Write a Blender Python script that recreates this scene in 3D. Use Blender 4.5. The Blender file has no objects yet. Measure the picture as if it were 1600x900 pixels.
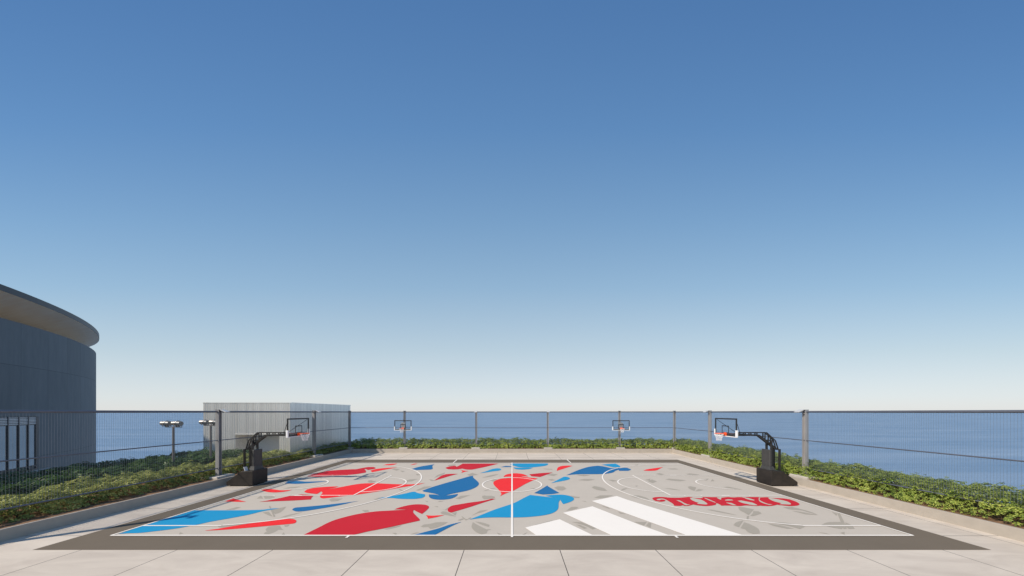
import bpy, math, random
import numpy as np
from mathutils import Vector, Matrix
from mathutils.geometry import tessellate_polygon

random.seed(7)
rng = np.random.default_rng(7)
C = bpy.context.scene.collection
F, H, HY = 469.5, 4.32, 644.0          # focal length in photo pixels, eye height, horizon row

# ------------------------------------------------------------------ helpers
def tag(o, label=None, cat=None, group=None, kind=None):
    if label: o['label'] = label
    if cat: o['category'] = cat
    if group: o['group'] = group
    if kind: o['kind'] = kind
    return o

def empty(name, loc=(0, 0, 0), rz=0.0):
    o = bpy.data.objects.new(name, None)
    o.empty_display_size = 0.3
    o.location = loc
    o.rotation_euler = (0, 0, rz)
    C.objects.link(o)
    return o

class MB:
    """collects shapes and links them as one mesh object"""
    def __init__(self):
        self.v, self.f, self.m = [], [], []
    def add(self, vs, fs, mi=0):
        n = len(self.v)
        self.v += [tuple(p) for p in vs]
        self.f += [tuple(i + n for i in f) for f in fs]
        self.m += [mi] * len(fs)
        return self
    def box(self, x0, x1, y0, y1, z0, z1, mi=0, ch=0.0):
        if ch <= 0:
            vs = [(x0,y0,z0),(x1,y0,z0),(x1,y1,z0),(x0,y1,z0),(x0,y0,z1),(x1,y0,z1),(x1,y1,z1),(x0,y1,z1)]
            fs = [(3,2,1,0),(4,5,6,7),(0,1,5,4),(1,2,6,5),(2,3,7,6),(3,0,4,7)]
            return self.add(vs, fs, mi)
        # box with chamfered vertical and top edges
        def ring(xa, xb, ya, yb, z, c):
            return [(xa+c,ya,z),(xb-c,ya,z),(xb,ya+c,z),(xb,yb-c,z),(xb-c,yb,z),(xa+c,yb,z),(xa,yb-c,z),(xa,ya+c,z)]
        r0 = ring(x0,x1,y0,y1,z0,ch); r1 = ring(x0,x1,y0,y1,z1-ch,ch)
        r2 = ring(x0+ch,x1-ch,y0+ch,y1-ch,z1,ch*0.5)
        vs = r0 + r1 + r2
        fs = [tuple(range(7,-1,-1)), tuple(range(16,24))]
        for k in range(8):
            j = (k+1) % 8
            fs.append((k, j, 8+j, 8+k)); fs.append((8+k, 8+j, 16+j, 16+k))
        return self.add(vs, fs, mi)
    def bar(self, p, q, w, h=None, mi=0, up=(0,0,1)):
        h = w if h is None else h
        p, q = Vector(p), Vector(q)
        d = (q - p).normalized()
        u = Vector(up)
        if abs(d.dot(u)) > .98: u = Vector((1,0,0))
        s = d.cross(u).normalized(); t = s.cross(d).normalized()
        vs = []
        for c in (p, q):
            for a, b in ((-1,-1),(1,-1),(1,1),(-1,1)):
                vs.append(c + s*(a*w/2) + t*(b*h/2))
        fs = [(0,1,2,3),(7,6,5,4),(0,4,5,1),(1,5,6,2),(2,6,7,3),(3,7,4,0)]
        return self.add(vs, fs, mi)
    def tube(self, p, q, r, n=12, r2=None, mi=0, caps=True):
        r2 = r if r2 is None else r2
        p, q = Vector(p), Vector(q)
        d = (q - p).normalized()
        u = Vector((0,0,1)) if abs(d.z) < .95 else Vector((1,0,0))
        s = d.cross(u).normalized(); t = s.cross(d).normalized()
        vs = []
        for c, rr in ((p, r), (q, r2)):
            for k in range(n):
                a = 2*math.pi*k/n
                vs.append(c + s*(rr*math.cos(a)) + t*(rr*math.sin(a)))
        fs = [(k, (k+1) % n, n+(k+1) % n, n+k) for k in range(n)]
        if caps: fs += [tuple(range(n-1,-1,-1)), tuple(range(n, 2*n))]
        return self.add(vs, fs, mi)
    def ring(self, c, R, r, n=28, k=8, mi=0):
        vs, fs = [], []
        for i in range(n):
            a = 2*math.pi*i/n
            for j in range(k):
                b = 2*math.pi*j/k
                rr = R + r*math.cos(b)
                vs.append((c[0]+rr*math.cos(a), c[1]+rr*math.sin(a), c[2]+r*math.sin(b)))
        for i in range(n):
            for j in range(k):
                fs.append((i*k+j, ((i+1) % n)*k+j, ((i+1) % n)*k+(j+1) % k, i*k+(j+1) % k))
        return self.add(vs, fs, mi)
    def prism(self, prof, y0, y1, mi=0):
        """profile of (x,z) points extruded along y"""
        n = len(prof)
        vs = [(x, y0, z) for x, z in prof] + [(x, y1, z) for x, z in prof]
        fs = [tuple(range(n)), tuple(range(2*n-1, n-1, -1))]
        fs += [(k, n+k, n+(k+1) % n, (k+1) % n) for k in range(n)]
        return self.add(vs, fs, mi)
    def build(self, name, mats, parent=None, smooth=False, bevel=0.0):
        me = bpy.data.meshes.new(name)
        me.from_pydata(self.v, [], self.f)
        mats = mats if isinstance(mats, (list, tuple)) else [mats]
        for m in mats: me.materials.append(m)
        if len(mats) > 1: me.polygons.foreach_set('material_index', self.m)
        if smooth: me.polygons.foreach_set('use_smooth', [True]*len(self.f))
        me.validate(); me.update()
        import bmesh
        bm = bmesh.new(); bm.from_mesh(me)
        bmesh.ops.recalc_face_normals(bm, faces=bm.faces)
        bm.to_mesh(me); bm.free()
        o = bpy.data.objects.new(name, me)
        C.objects.link(o)
        if parent: o.parent = parent
        if bevel:
            b = o.modifiers.new('bevel', 'BEVEL'); b.width = bevel; b.segments = 2; b.limit_method = 'ANGLE'
        if smooth:
            try: me.set_sharp_from_angle(angle=math.radians(40))
            except Exception: pass
        return o

def copy_tree(o, parent=None):
    c = o.copy(); C.objects.link(c); c.parent = parent
    for ch in [x for x in o.children]: copy_tree(ch, c)
    return c

# ------------------------------------------------------------------ materials
def node_mat(name):
    m = bpy.data.materials.new(name); m.use_nodes = True
    nt = m.node_tree
    return m, nt, nt.nodes['Principled BSDF']

def srgb(r, g, b):
    f = lambda c: (c/255/12.92) if c/255 <= .04045 else ((c/255+.055)/1.055)**2.4
    return (f(r), f(g), f(b), 1)

def plain(name, col, rough=.5, metal=0.0, noise=.12, scale=6.0, bump=0.0, coord='Object', spec=.5, stretch=(1,1,1)):
    m, nt, b = node_mat(name)
    b.inputs['Roughness'].default_value = rough
    b.inputs['Metallic'].default_value = metal
    b.inputs['Specular IOR Level'].default_value = spec
    tc = nt.nodes.new('ShaderNodeTexCoord')
    mp = nt.nodes.new('ShaderNodeMapping'); mp.inputs['Scale'].default_value = stretch
    nz = nt.nodes.new('ShaderNodeTexNoise'); nz.inputs['Scale'].default_value = scale; nz.inputs['Detail'].default_value = 6
    rp = nt.nodes.new('ShaderNodeValToRGB')
    lo = [max(0, c*(1-noise)) for c in col[:3]] + [1]; hi = [min(1, c*(1+noise)) for c in col[:3]] + [1]
    rp.color_ramp.elements[0].position = .3; rp.color_ramp.elements[0].color = lo
    rp.color_ramp.elements[1].position = .7; rp.color_ramp.elements[1].color = hi
    L = nt.links.new
    L(tc.outputs[coord], mp.inputs['Vector']); L(mp.outputs[0], nz.inputs['Vector'])
    L(nz.outputs['Fac'], rp.inputs[0]); L(rp.outputs[0], b.inputs['Base Color'])
    if bump:
        bp = nt.nodes.new('ShaderNodeBump'); bp.inputs['Strength'].default_value = bump; bp.inputs['Distance'].default_value = .01
        L(nz.outputs['Fac'], bp.inputs['Height']); L(bp.outputs[0], b.inputs['Normal'])
    return m

def paint(name, col, rough=.75, noise=.05):
    """acrylic court paint: fine grit and broad worn mottling"""
    m, nt, b = node_mat(name); L = nt.links.new
    b.inputs['Roughness'].default_value = rough; b.inputs['Specular IOR Level'].default_value = .12
    tc = nt.nodes.new('ShaderNodeTexCoord')
    n1 = nt.nodes.new('ShaderNodeTexNoise'); n1.inputs['Scale'].default_value = .7; n1.inputs['Detail'].default_value = 8; n1.inputs['Roughness'].default_value = .7
    n2 = nt.nodes.new('ShaderNodeTexNoise'); n2.inputs['Scale'].default_value = 40; n2.inputs['Detail'].default_value = 3
    mx = nt.nodes.new('ShaderNodeMath'); mx.operation = 'MULTIPLY_ADD'; mx.inputs[1].default_value = .5
    hv = nt.nodes.new('ShaderNodeMath'); hv.operation = 'MULTIPLY'; hv.inputs[1].default_value = .5
    rp = nt.nodes.new('ShaderNodeValToRGB')
    rp.color_ramp.elements[0].position = .3; rp.color_ramp.elements[0].color = [c*(1-noise*1.4) for c in col[:3]]+[1]
    rp.color_ramp.elements[1].position = .7; rp.color_ramp.elements[1].color = [min(1, c*(1+noise)) for c in col[:3]]+[1]
    L(tc.outputs['Object'], n1.inputs['Vector']); L(tc.outputs['Object'], n2.inputs['Vector'])
    L(n1.outputs['Fac'], mx.inputs[0]); L(n2.outputs['Fac'], hv.inputs[0]); L(hv.outputs[0], mx.inputs[2])
    L(mx.outputs[0], rp.inputs[0]); L(rp.outputs[0], b.inputs['Base Color'])
    bp = nt.nodes.new('ShaderNodeBump'); bp.inputs['Strength'].default_value = .15; bp.inputs['Distance'].default_value = .004
    L(n2.outputs['Fac'], bp.inputs['Height']); L(bp.outputs[0], b.inputs['Normal'])
    return m

def deck_mat():
    m, nt, b = node_mat('deck_concrete'); L = nt.links.new; N = nt.nodes.new
    b.inputs['Roughness'].default_value = .85; b.inputs['Specular IOR Level'].default_value = .3
    tc = N('ShaderNodeTexCoord'); sp = N('ShaderNodeSeparateXYZ'); L(tc.outputs['Object'], sp.inputs[0])
    def joint(out, off):
        a = N('ShaderNodeMath'); a.operation = 'SUBTRACT'; a.inputs[1].default_value = off; L(out, a.inputs[0])
        d = N('ShaderNodeMath'); d.operation = 'PINGPONG'; d.inputs[1].default_value = 1.5; L(a.outputs[0], d.inputs[0])
        l = N('ShaderNodeMath'); l.operation = 'LESS_THAN'; l.inputs[1].default_value = .012; L(d.outputs[0], l.inputs[0])
        return l.outputs[0]
    def cell(out, off):
        a = N('ShaderNodeMath'); a.operation = 'SUBTRACT'; a.inputs[1].default_value = off; L(out, a.inputs[0])
        d = N('ShaderNodeMath'); d.operation = 'DIVIDE'; d.inputs[1].default_value = 3; L(a.outputs[0], d.inputs[0])
        f = N('ShaderNodeMath'); f.operation = 'FLOOR'; L(d.outputs[0], f.inputs[0]); return f.outputs[0]
    jm = N('ShaderNodeMath'); jm.operation = 'MAXIMUM'
    L(joint(sp.outputs[0], 1.5), jm.inputs[0]); L(joint(sp.outputs[1], 10.5), jm.inputs[1])
    cb = N('ShaderNodeCombineXYZ'); L(cell(sp.outputs[0], 1.5), cb.inputs[0]); L(cell(sp.outputs[1], 10.5), cb.inputs[1])
    wn = N('ShaderNodeTexWhiteNoise'); L(cb.outputs[0], wn.inputs['Vector'])
    mp = N('ShaderNodeMapping'); mp.inputs['Scale'].default_value = (.35, 1.1, 1); mp.inputs['Rotation'].default_value = (0,0,.5)
    L(tc.outputs['Object'], mp.inputs['Vector'])
    n1 = N('ShaderNodeTexNoise'); n1.inputs['Scale'].default_value = 1.2; n1.inputs['Detail'].default_value = 9; n1.inputs['Roughness'].default_value = .62; n1.inputs['Distortion'].default_value = .6
    L(mp.outputs[0], n1.inputs['Vector'])
    n2 = N('ShaderNodeTexNoise'); n2.inputs['Scale'].default_value = 60; n2.inputs['Detail'].default_value = 2; L(tc.outputs['Object'], n2.inputs['Vector'])
    rp = N('ShaderNodeValToRGB')
    rp.color_ramp.elements[0].position = .28; rp.color_ramp.elements[0].color = (.50,.43,.36,1)
    rp.color_ramp.elements[1].position = .72; rp.color_ramp.elements[1].color = (.66,.58,.485,1)
    L(n1.outputs['Fac'], rp.inputs[0])
    v = N('ShaderNodeMath'); v.operation = 'MULTIPLY_ADD'; v.inputs[1].default_value = .06; v.inputs[2].default_value = .92
    L(wn.outputs['Value'], v.inputs[0])
    v2 = N('ShaderNodeMath'); v2.operation = 'MULTIPLY_ADD'; v2.inputs[1].default_value = .10; L(n2.outputs['Fac'], v2.inputs[0]); L(v.outputs[0], v2.inputs[2])
    hs = N('ShaderNodeHueSaturation'); L(rp.outputs[0], hs.inputs['Color']); L(v2.outputs[0], hs.inputs['Value'])
    mx = N('ShaderNodeMix'); mx.data_type = 'RGBA'; L(jm.outputs[0], mx.inputs['Factor']); L(hs.outputs[0], mx.inputs['A']); mx.inputs['B'].default_value = (.09,.08,.07,1)
    L(mx.outputs['Result'], b.inputs['Base Color'])
    bp = N('ShaderNodeBump'); bp.inputs['Strength'].default_value = .2; bp.inputs['Distance'].default_value = .004
    L(n2.outputs['Fac'], bp.inputs['Height']); L(bp.outputs[0], b.inputs['Normal'])
    return m

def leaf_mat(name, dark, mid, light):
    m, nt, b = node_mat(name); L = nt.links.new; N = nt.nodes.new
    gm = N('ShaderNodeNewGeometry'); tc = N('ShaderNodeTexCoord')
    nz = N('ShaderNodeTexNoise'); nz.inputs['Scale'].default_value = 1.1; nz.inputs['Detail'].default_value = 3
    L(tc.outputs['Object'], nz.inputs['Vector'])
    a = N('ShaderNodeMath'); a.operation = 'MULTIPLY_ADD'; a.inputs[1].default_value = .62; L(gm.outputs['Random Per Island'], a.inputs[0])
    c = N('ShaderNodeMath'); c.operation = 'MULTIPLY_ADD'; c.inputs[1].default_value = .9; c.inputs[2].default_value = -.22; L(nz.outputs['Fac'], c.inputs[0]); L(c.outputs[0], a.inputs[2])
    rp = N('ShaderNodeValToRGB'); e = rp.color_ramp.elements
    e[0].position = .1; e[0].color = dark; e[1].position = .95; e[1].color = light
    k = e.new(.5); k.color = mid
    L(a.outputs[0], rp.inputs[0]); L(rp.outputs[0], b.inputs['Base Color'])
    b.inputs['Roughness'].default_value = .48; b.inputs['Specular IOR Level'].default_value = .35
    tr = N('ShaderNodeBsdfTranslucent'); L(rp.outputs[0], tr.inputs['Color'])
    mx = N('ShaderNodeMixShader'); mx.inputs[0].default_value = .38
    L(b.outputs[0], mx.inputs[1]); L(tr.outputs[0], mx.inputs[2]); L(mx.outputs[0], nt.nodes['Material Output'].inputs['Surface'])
    return m

def water_mat():
    m, nt, b = node_mat('sea_water'); L = nt.links.new; N = nt.nodes.new
    b.inputs['Roughness'].default_value = .42; b.inputs['IOR'].default_value = 1.33; b.inputs['Specular IOR Level'].default_value = .22
    tc = N('ShaderNodeTexCoord')
    n0 = N('ShaderNodeTexNoise'); n0.inputs['Scale'].default_value = 1.0; n0.inputs['Detail'].default_value = 7; n0.inputs['Roughness'].default_value = .6
    m0 = N('ShaderNodeMapping'); m0.inputs['Scale'].default_value = (.006,.03,1); m0.inputs['Rotation'].default_value = (0,0,.08); L(tc.outputs['Object'], m0.inputs['Vector']); L(m0.outputs[0], n0.inputs['Vector'])
    rp = N('ShaderNodeValToRGB')
    rp.color_ramp.elements[0].position = .3; rp.color_ramp.elements[0].color = (.105,.20,.33,1)
    rp.color_ramp.elements[1].position = .7; rp.color_ramp.elements[1].color = (.22,.315,.44,1)
    L(n0.outputs['Fac'], rp.inputs[0]); L(rp.outputs[0], b.inputs['Base Color'])
    mp = N('ShaderNodeMapping'); mp.inputs['Scale'].default_value = (.05,.14,1); L(tc.outputs['Object'], mp.inputs['Vector'])
    n1 = N('ShaderNodeTexNoise'); n1.inputs['Scale'].default_value = 2.0; n1.inputs['Detail'].default_value = 8; n1.inputs['Roughness'].default_value = .6; L(mp.outputs[0], n1.inputs['Vector'])
    bp = N('ShaderNodeBump'); bp.inputs['Strength'].default_value = .5; bp.inputs['Distance'].default_value = 1.2
    L(n1.outputs['Fac'], bp.inputs['Height']); L(bp.outputs[0], b.inputs['Normal'])
    return m

def arena_mat():
    """dark precast panels: seams and slight tone steps, laid out on the wall's own UV (metres along the curve, height)"""
    m, nt, b = node_mat('dark_precast_panels'); L = nt.links.new; N = nt.nodes.new
    b.inputs['Roughness'].default_value = .7
    uv = N('ShaderNodeUVMap'); sp = N('ShaderNodeSeparateXYZ'); L(uv.outputs[0], sp.inputs[0])
    def near(out, per, off, w):
        a = N('ShaderNodeMath'); a.operation = 'SUBTRACT'; a.inputs[1].default_value = off; L(out, a.inputs[0])
        d = N('ShaderNodeMath'); d.operation = 'PINGPONG'; d.inputs[1].default_value = per/2; L(a.outputs[0], d.inputs[0])
        l = N('ShaderNodeMath'); l.operation = 'LESS_THAN'; l.inputs[1].default_value = w; L(d.outputs[0], l.inputs[0]); return l.outputs[0]
    def cell(out, per, off):
        a = N('ShaderNodeMath'); a.operation = 'SUBTRACT'; a.inputs[1].default_value = off; L(out, a.inputs[0])
        d = N('ShaderNodeMath'); d.operation = 'DIVIDE'; d.inputs[1].default_value = per; L(a.outputs[0], d.inputs[0])
        f = N('ShaderNodeMath'); f.operation = 'FLOOR'; L(d.outputs[0], f.inputs[0]); return f.outputs[0]
    mxm = N('ShaderNodeMath'); mxm.operation = 'MAXIMUM'
    L(near(sp.outputs[0], 3.2, 0, .012), mxm.inputs[0]); L(near(sp.outputs[1], 4.2, 8.5, .016), mxm.inputs[1])
    cb = N('ShaderNodeCombineXYZ'); L(cell(sp.outputs[0], 3.2, 0), cb.inputs[0]); L(cell(sp.outputs[1], 4.2, 8.5), cb.inputs[1])
    wn = N('ShaderNodeTexWhiteNoise'); L(cb.outputs[0], wn.inputs['Vector'])
    mp = N('ShaderNodeMapping'); mp.inputs['Scale'].default_value = (1.4,.22,1); L(uv.outputs[0], mp.inputs['Vector'])
    nz = N('ShaderNodeTexNoise'); nz.inputs['Scale'].default_value = 1.5; nz.inputs['Detail'].default_value = 8; nz.inputs['Roughness'].default_value = .65; L(mp.outputs[0], nz.inputs['Vector'])
    rp = N('ShaderNodeValToRGB')
    rp.color_ramp.elements[0].position = .3; rp.color_ramp.elements[0].color = (.120,.132,.140,1)
    rp.color_ramp.elements[1].position = .72; rp.color_ramp.elements[1].color = (.160,.170,.176,1)
    L(nz.outputs['Fac'], rp.inputs[0])
    v = N('ShaderNodeMath'); v.operation = 'MULTIPLY_ADD'; v.inputs[1].default_value = .14; v.inputs[2].default_value = .93; L(wn.outputs['Value'], v.inputs[0])
    hs = N('ShaderNodeHueSaturation'); L(rp.outputs[0], hs.inputs['Color']); L(v.outputs[0], hs.inputs['Value'])
    mx = N('ShaderNodeMix'); mx.data_type = 'RGBA'; L(mxm.outputs[0], mx.inputs['Factor']); L(hs.outputs[0], mx.inputs['A']); mx.inputs['B'].default_value = (.05,.055,.06,1)
    L(mx.outputs['Result'], b.inputs['Base Color'])
    return m

def wood_mat():
    m, nt, b = node_mat('soffit_wood'); L = nt.links.new; N = nt.nodes.new
    b.inputs['Roughness'].default_value = .55
    tc = N('ShaderNodeTexCoord'); mp = N('ShaderNodeMapping'); mp.inputs['Rotation'].default_value = (0,0,.55); mp.inputs['Scale'].default_value = (.25,3.2,1)
    L(tc.outputs['Object'], mp.inputs['Vector'])
    nz = N('ShaderNodeTexNoise'); nz.inputs['Scale'].default_value = 1.3; nz.inputs['Detail'].default_value = 7; L(mp.outputs[0], nz.inputs['Vector'])
    rp = N('ShaderNodeValToRGB')
    rp.color_ramp.elements[0].position = .3; rp.color_ramp.elements[0].color = (.92,.64,.40,1)
    rp.color_ramp.elements[1].position = .7; rp.color_ramp.elements[1].color = (.98,.74,.52,1)
    L(nz.outputs['Fac'], rp.inputs[0]); L(rp.outputs[0], b.inputs['Base Color'])
    return m

def glass_pane_mat():
    m, nt, b = node_mat('clear_glass'); L = nt.links.new; N = nt.nodes.new
    tr = N('ShaderNodeBsdfTransparent'); tr.inputs['Color'].default_value = (.96,.97,.97,1)
    gl = N('ShaderNodeBsdfGlossy'); gl.inputs['Roughness'].default_value = .03
    mx = N('ShaderNodeMixShader'); mx.inputs[0].default_value = .05;  L(tr.outputs[0], mx.inputs[1]); L(gl.outputs[0], mx.inputs[2])
    L(mx.outputs[0], nt.nodes['Material Output'].inputs['Surface'])
    return m

M = dict(
    deck=deck_mat(), water=water_mat(), arena=arena_mat(), wood=wood_mat(), glass=glass_pane_mat(),
    curb=plain('curb_concrete', (.40,.355,.30), .85, noise=.06, scale=3, bump=.1),
    pad=plain('footing_concrete', (.50,.46,.41), .8, noise=.08, scale=5, bump=.1),
    band=paint('court_border_asphalt', (.165,.135,.102), .85, .07),
    grey=paint('court_pale_grey', (.52,.462,.39), .75, .05),
    grey2=paint('court_mid_grey', (.375,.335,.275), .75, .05),
    grey3=paint('court_pale_green_grey', (.48,.465,.385), .75, .04),
    red=paint('court_bright_red', srgb(234,50,52), .7, .03),
    dred=paint('court_deep_red', srgb(196,38,50), .7, .03),
    blue=paint('court_blue', srgb(36,105,155), .7, .03),
    lblue=paint('court_sky_blue', srgb(34,144,190), .7, .03),
    white=paint('court_white', (.85,.79,.71), .65, .02),
    soil=plain('planter_soil', (.19,.105,.055), 1.0, noise=.4, scale=9, bump=.8),
    slab=plain('lower_terrace_concrete', (.50,.48,.45), .9, noise=.1, scale=1.5),
    steel=plain('galvanised_steel', (.36,.35,.35), .5, metal=.35, noise=.10, scale=5, stretch=(1,1,.3)),
    rail=plain('grey_rail_steel', (.14,.15,.18), .42, metal=.4, noise=.08, scale=4),
    wire=plain('fence_wire', (.17,.19,.22), .5, metal=.2, noise=.06, scale=4),
    black=plain('black_powder_coat', (.020,.019,.018), .45, noise=.2, scale=8),
    base=plain('dark_brown_vinyl', (.020,.015,.012), .55, noise=.35, scale=5, bump=.2),
    padding=plain('dark_grey_padding', (.045,.044,.043), .55, noise=.15, scale=7, bump=.1),
    wpad=plain('white_edge_padding', (.80,.80,.80), .5, noise=.03),
    orange=plain('orange_rim_paint', srgb(250,96,40), .4, noise=.05),
    net=plain('white_net_cord', (.78,.78,.78), .8, noise=.05),
    lamp=plain('pale_lamp_housing', (.50,.50,.50), .35, noise=.04),
    chrome=plain('bright_lamp_metal', (.42,.38,.34), .35, metal=.5, noise=.06),
    lampdark=plain('grey_lamp_flange', (.22,.22,.22), .4, metal=.5, noise=.1),
    pole=plain('weathered_pole', (.20,.175,.165), .5, metal=.3, noise=.12, scale=5, stretch=(1,1,.3)),
    fascia=plain('dark_fascia_metal', (.045,.055,.068), .5, metal=.0, noise=.12, scale=1),
    drum=plain('pale_inner_bounce', (.88,.83,.75), .8),  # paled so the added arena floor throws light up at the wood
    corr=plain('corrugated_cladding', (.84,.83,.79), .40, metal=.7, noise=.10, scale=1.2, stretch=(2.8,2.8,.05)),
    door=plain('steel_door', (.70,.72,.74), .5, noise=.05),
    frame=plain('window_frame', (.022,.026,.032), .4, noise=.1),
    winglass=plain('window_glass', (.40,.42,.43), .08, metal=.85, noise=.05, scale=.3),
    louvre=plain('louvre_metal', (.52,.53,.55), .4, metal=.3, noise=.05),
    leaf=leaf_mat('hedge_leaves', (.050,.095,.020,1), (.26,.35,.060,1), (.54,.57,.13,1)),
    leafpale=leaf_mat('hedge_leaves_dry', (.045,.080,.018,1), (.30,.345,.085,1), (.62,.60,.20,1)),
    leafshade=leaf_mat('hedge_leaves_painted_shade', (.018,.042,.014,1), (.055,.115,.030,1), (.12,.20,.05,1)),  # darker leaf copy with the round building's shade put into its colour
    stem=plain('hedge_stems', (.045,.035,.020), .9, noise=.3, scale=10),
)

# ------------------------------------------------------------------ ground, deck, sea
def sheet(name, x0, x1, y0, y1, z, mat, nx=1, ny=1):
    b = MB()
    for i in range(nx):
        for j in range(ny):
            xa = x0+(x1-x0)*i/nx; xb = x0+(x1-x0)*(i+1)/nx; ya = y0+(y1-y0)*j/ny; yb = y0+(y1-y0)*(j+1)/ny
            b.add([(xa,ya,z),(xb,ya,z),(xb,yb,z),(xa,yb,z)], [(0,1,2,3)])
    return b.build(name, mat)

SEA = -22.0
b = MB(); n = 96; b.v = [(0,0,SEA)]; R = 26000
for k in range(n): b.v.append((R*math.cos(2*math.pi*k/n), R*math.sin(2*math.pi*k/n), SEA))
b.f = [(0, k+1, (k+1) % n + 1) for k in range(n)]; b.m = [0]*n
tag(b.build('water', M['water']), 'calm blue sea reaching the horizon beyond the fences', 'sea', kind='structure')

XC, YC, ZC = 17.0, 31.9, .41           # kerb faces and height
DY0 = -9.0
deck = MB().box(-XC, XC, DY0, YC, -1.0, 0).build('ground', M['deck'])
tag(deck, 'pale concrete rooftop deck laid in large square slabs around the court', 'deck', kind='structure')

# kerbs (low upstand walls round the deck)
kb = MB()
kb.box(-XC-.13, -XC, DY0, YC+.13, -1.0, ZC)
tag(kb.build('kerb', M['curb'], bevel=.008), 'low concrete kerb wall left of the court, its face in shade', 'kerb', kind='structure')
kb = MB(); kb.box(XC, XC+.13, DY0, YC+.13, -1.0, ZC)
tag(kb.build('kerb', M['curb'], bevel=.008), 'low concrete kerb wall right of the court, its face in the sun', 'kerb', kind='structure')
kb = MB(); kb.box(-XC, XC, YC, YC+.13, -1.0, ZC)
tag(kb.build('kerb', M['curb'], bevel=.008), 'low concrete kerb wall at the far end of the deck', 'kerb', kind='structure')

def soil_sheet(x0, x1, y0, y1, label):
    nx = max(2, int((x1-x0)/.35)); ny = max(2, int((y1-y0)/.35)); b = MB()
    for i in range(nx+1):
        for j in range(ny+1):
            e = i in (0, nx) or j in (0, ny)
            b.v.append((x0+(x1-x0)*i/nx, y0+(y1-y0)*j/ny, ZC-.035 + (0 if e else random.uniform(-.02,.025))))
    for i in range(nx):
        for j in range(ny):
            a = i*(ny+1)+j; b.f.append((a, a+ny+1, a+ny+2, a+1)); b.m.append(0)
    # sides down so the bed has depth
    b.box(x0, x1, y0, y1, -1.0, ZC-.07)
    o = b.build('soil', M['soil'], smooth=True)
    return tag(o, label, 'soil', kind='structure')
soil_sheet(XC+.13, 20.9, DY0, 35.6, 'bare brown soil of the planting bed right of the deck')
soil_sheet(-20.6, -XC-.13, DY0, 25.6, 'bare brown soil of the planting bed left of the deck')
soil_sheet(-18.95, -XC-.13, 25.6, 35.6, 'bare brown soil beside the ribbed metal building')
soil_sheet(-XC-.13, XC+.13, YC+.13, 35.6, 'bare brown soil of the planting bed at the far end')
soil_sheet(-26.2, -20.6, DY0, 25.2, 'soil under the shaded hedge beyond the left fence')
slab = MB(); slab.box(-60, -26.2, DY0, 30.0, SEA-1, -1.2); slab.box(-26.2, 20.95, DY0, 35.7, SEA-1, -1.001); slab.box(20.9, 21.1, DY0, 35.7, -1.0, ZC+.02); slab.box(-18.9, 20.9, 35.62, 35.8, -1.0, ZC+.02)
tag(slab.build('terrace', M['slab']), 'grey concrete podium carrying the deck and the lower terrace', 'terrace', kind='structure')

# ------------------------------------------------------------------ the court
CX, CY = 0.0, 17.99                    # court centre
def g(p):                              # a photo pixel on the court surface -> metres
    return ((p[0]-800)*H/(p[1]-HY), F*H/(p[1]-HY))
WIN = dict(A=(160,740,8), B=(340,740,8), C=(500,715,8), D=(500,780,8), E=(660,715,10), F=(660,770,8),
           G=(800,715,8.889), H=(800,770,8), I=(960,715,8), J=(1000,765,11.43), K=(1120,765,11.43),
           L=(980,780,7.273), M=(1180,780,6.154), N=(440,690,8))
def pts(s):
    """'A 1,2 3,4 C 5,6' -> metres; each letter switches the measuring window"""
    out, w = [], None
    for t in s.split():
        if t in WIN: w = WIN[t]; continue
        x, y = t.split(',')
        out.append(g((w[0]+float(x)/w[2], w[1]+float(y)/w[2])))
    return out
def smooth(P, n=4, lim=42):
    m = len(P); V = [Vector(p) for p in P]; sharp = []
    for i in range(m):
        a = V[i]-V[i-1]; c = V[(i+1) % m]-V[i]
        sharp.append(a.length < 1e-6 or c.length < 1e-6 or math.degrees(a.angle(c, 0)) > lim)
    out = []
    for i in range(m):
        p1, p2 = V[i], V[(i+1) % m]
        d = p2-p1
        t1 = d if sharp[i] else (p2-V[i-1])*.5
        t2 = d if sharp[(i+1) % m] else (V[(i+2) % m]-p1)*.5
        L_ = d.length
        if t1.length > 1e-6: t1 = t1.normalized()*L_
        if t2.length > 1e-6: t2 = t2.normalized()*L_
        for k in range(n):
            s = k/n
            out.append(tuple(p1*(2*s**3-3*s**2+1)+t1*(s**3-2*s**2+s)+p2*(-2*s**3+3*s**2)+t2*(s**3-s**2)))
    return out
def clampc(P, e=.03):
    return [(max(-14+e, min(14-e, x)), max(CY-7.5+e, min(CY+7.5-e, y))) for x, y in P]
def add_poly(b, P, z, mi, do_smooth=True, clamp=True):
    if do_smooth: P = smooth(P)
    if clamp: P = clampc(P)
    vs = [Vector((x, y, 0)) for x, y in P]
    tris = tessellate_polygon([vs])
    b.add([(x, y, z) for x, y in P], [tuple(t) for t in tris], mi)

court = MB(); court.add([(-14,CY-7.5,.008),(14,CY-7.5,.008),(14,CY+7.5,.008),(-14,CY+7.5,.008)], [(0,1,2,3)])
court = court.build('court', M['grey'])
tag(court, 'outdoor basketball court painted with red and blue birds, leaves and the word TOKYO', 'court', kind='structure')
bd = MB(); X0, X1, Y0, Y1 = -15.03, 15.03, 9.42, 27.33
bd.box(X0, X1, Y0, Y1, .0005, .004)
bd.build('court_border', M['band'], court)

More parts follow.
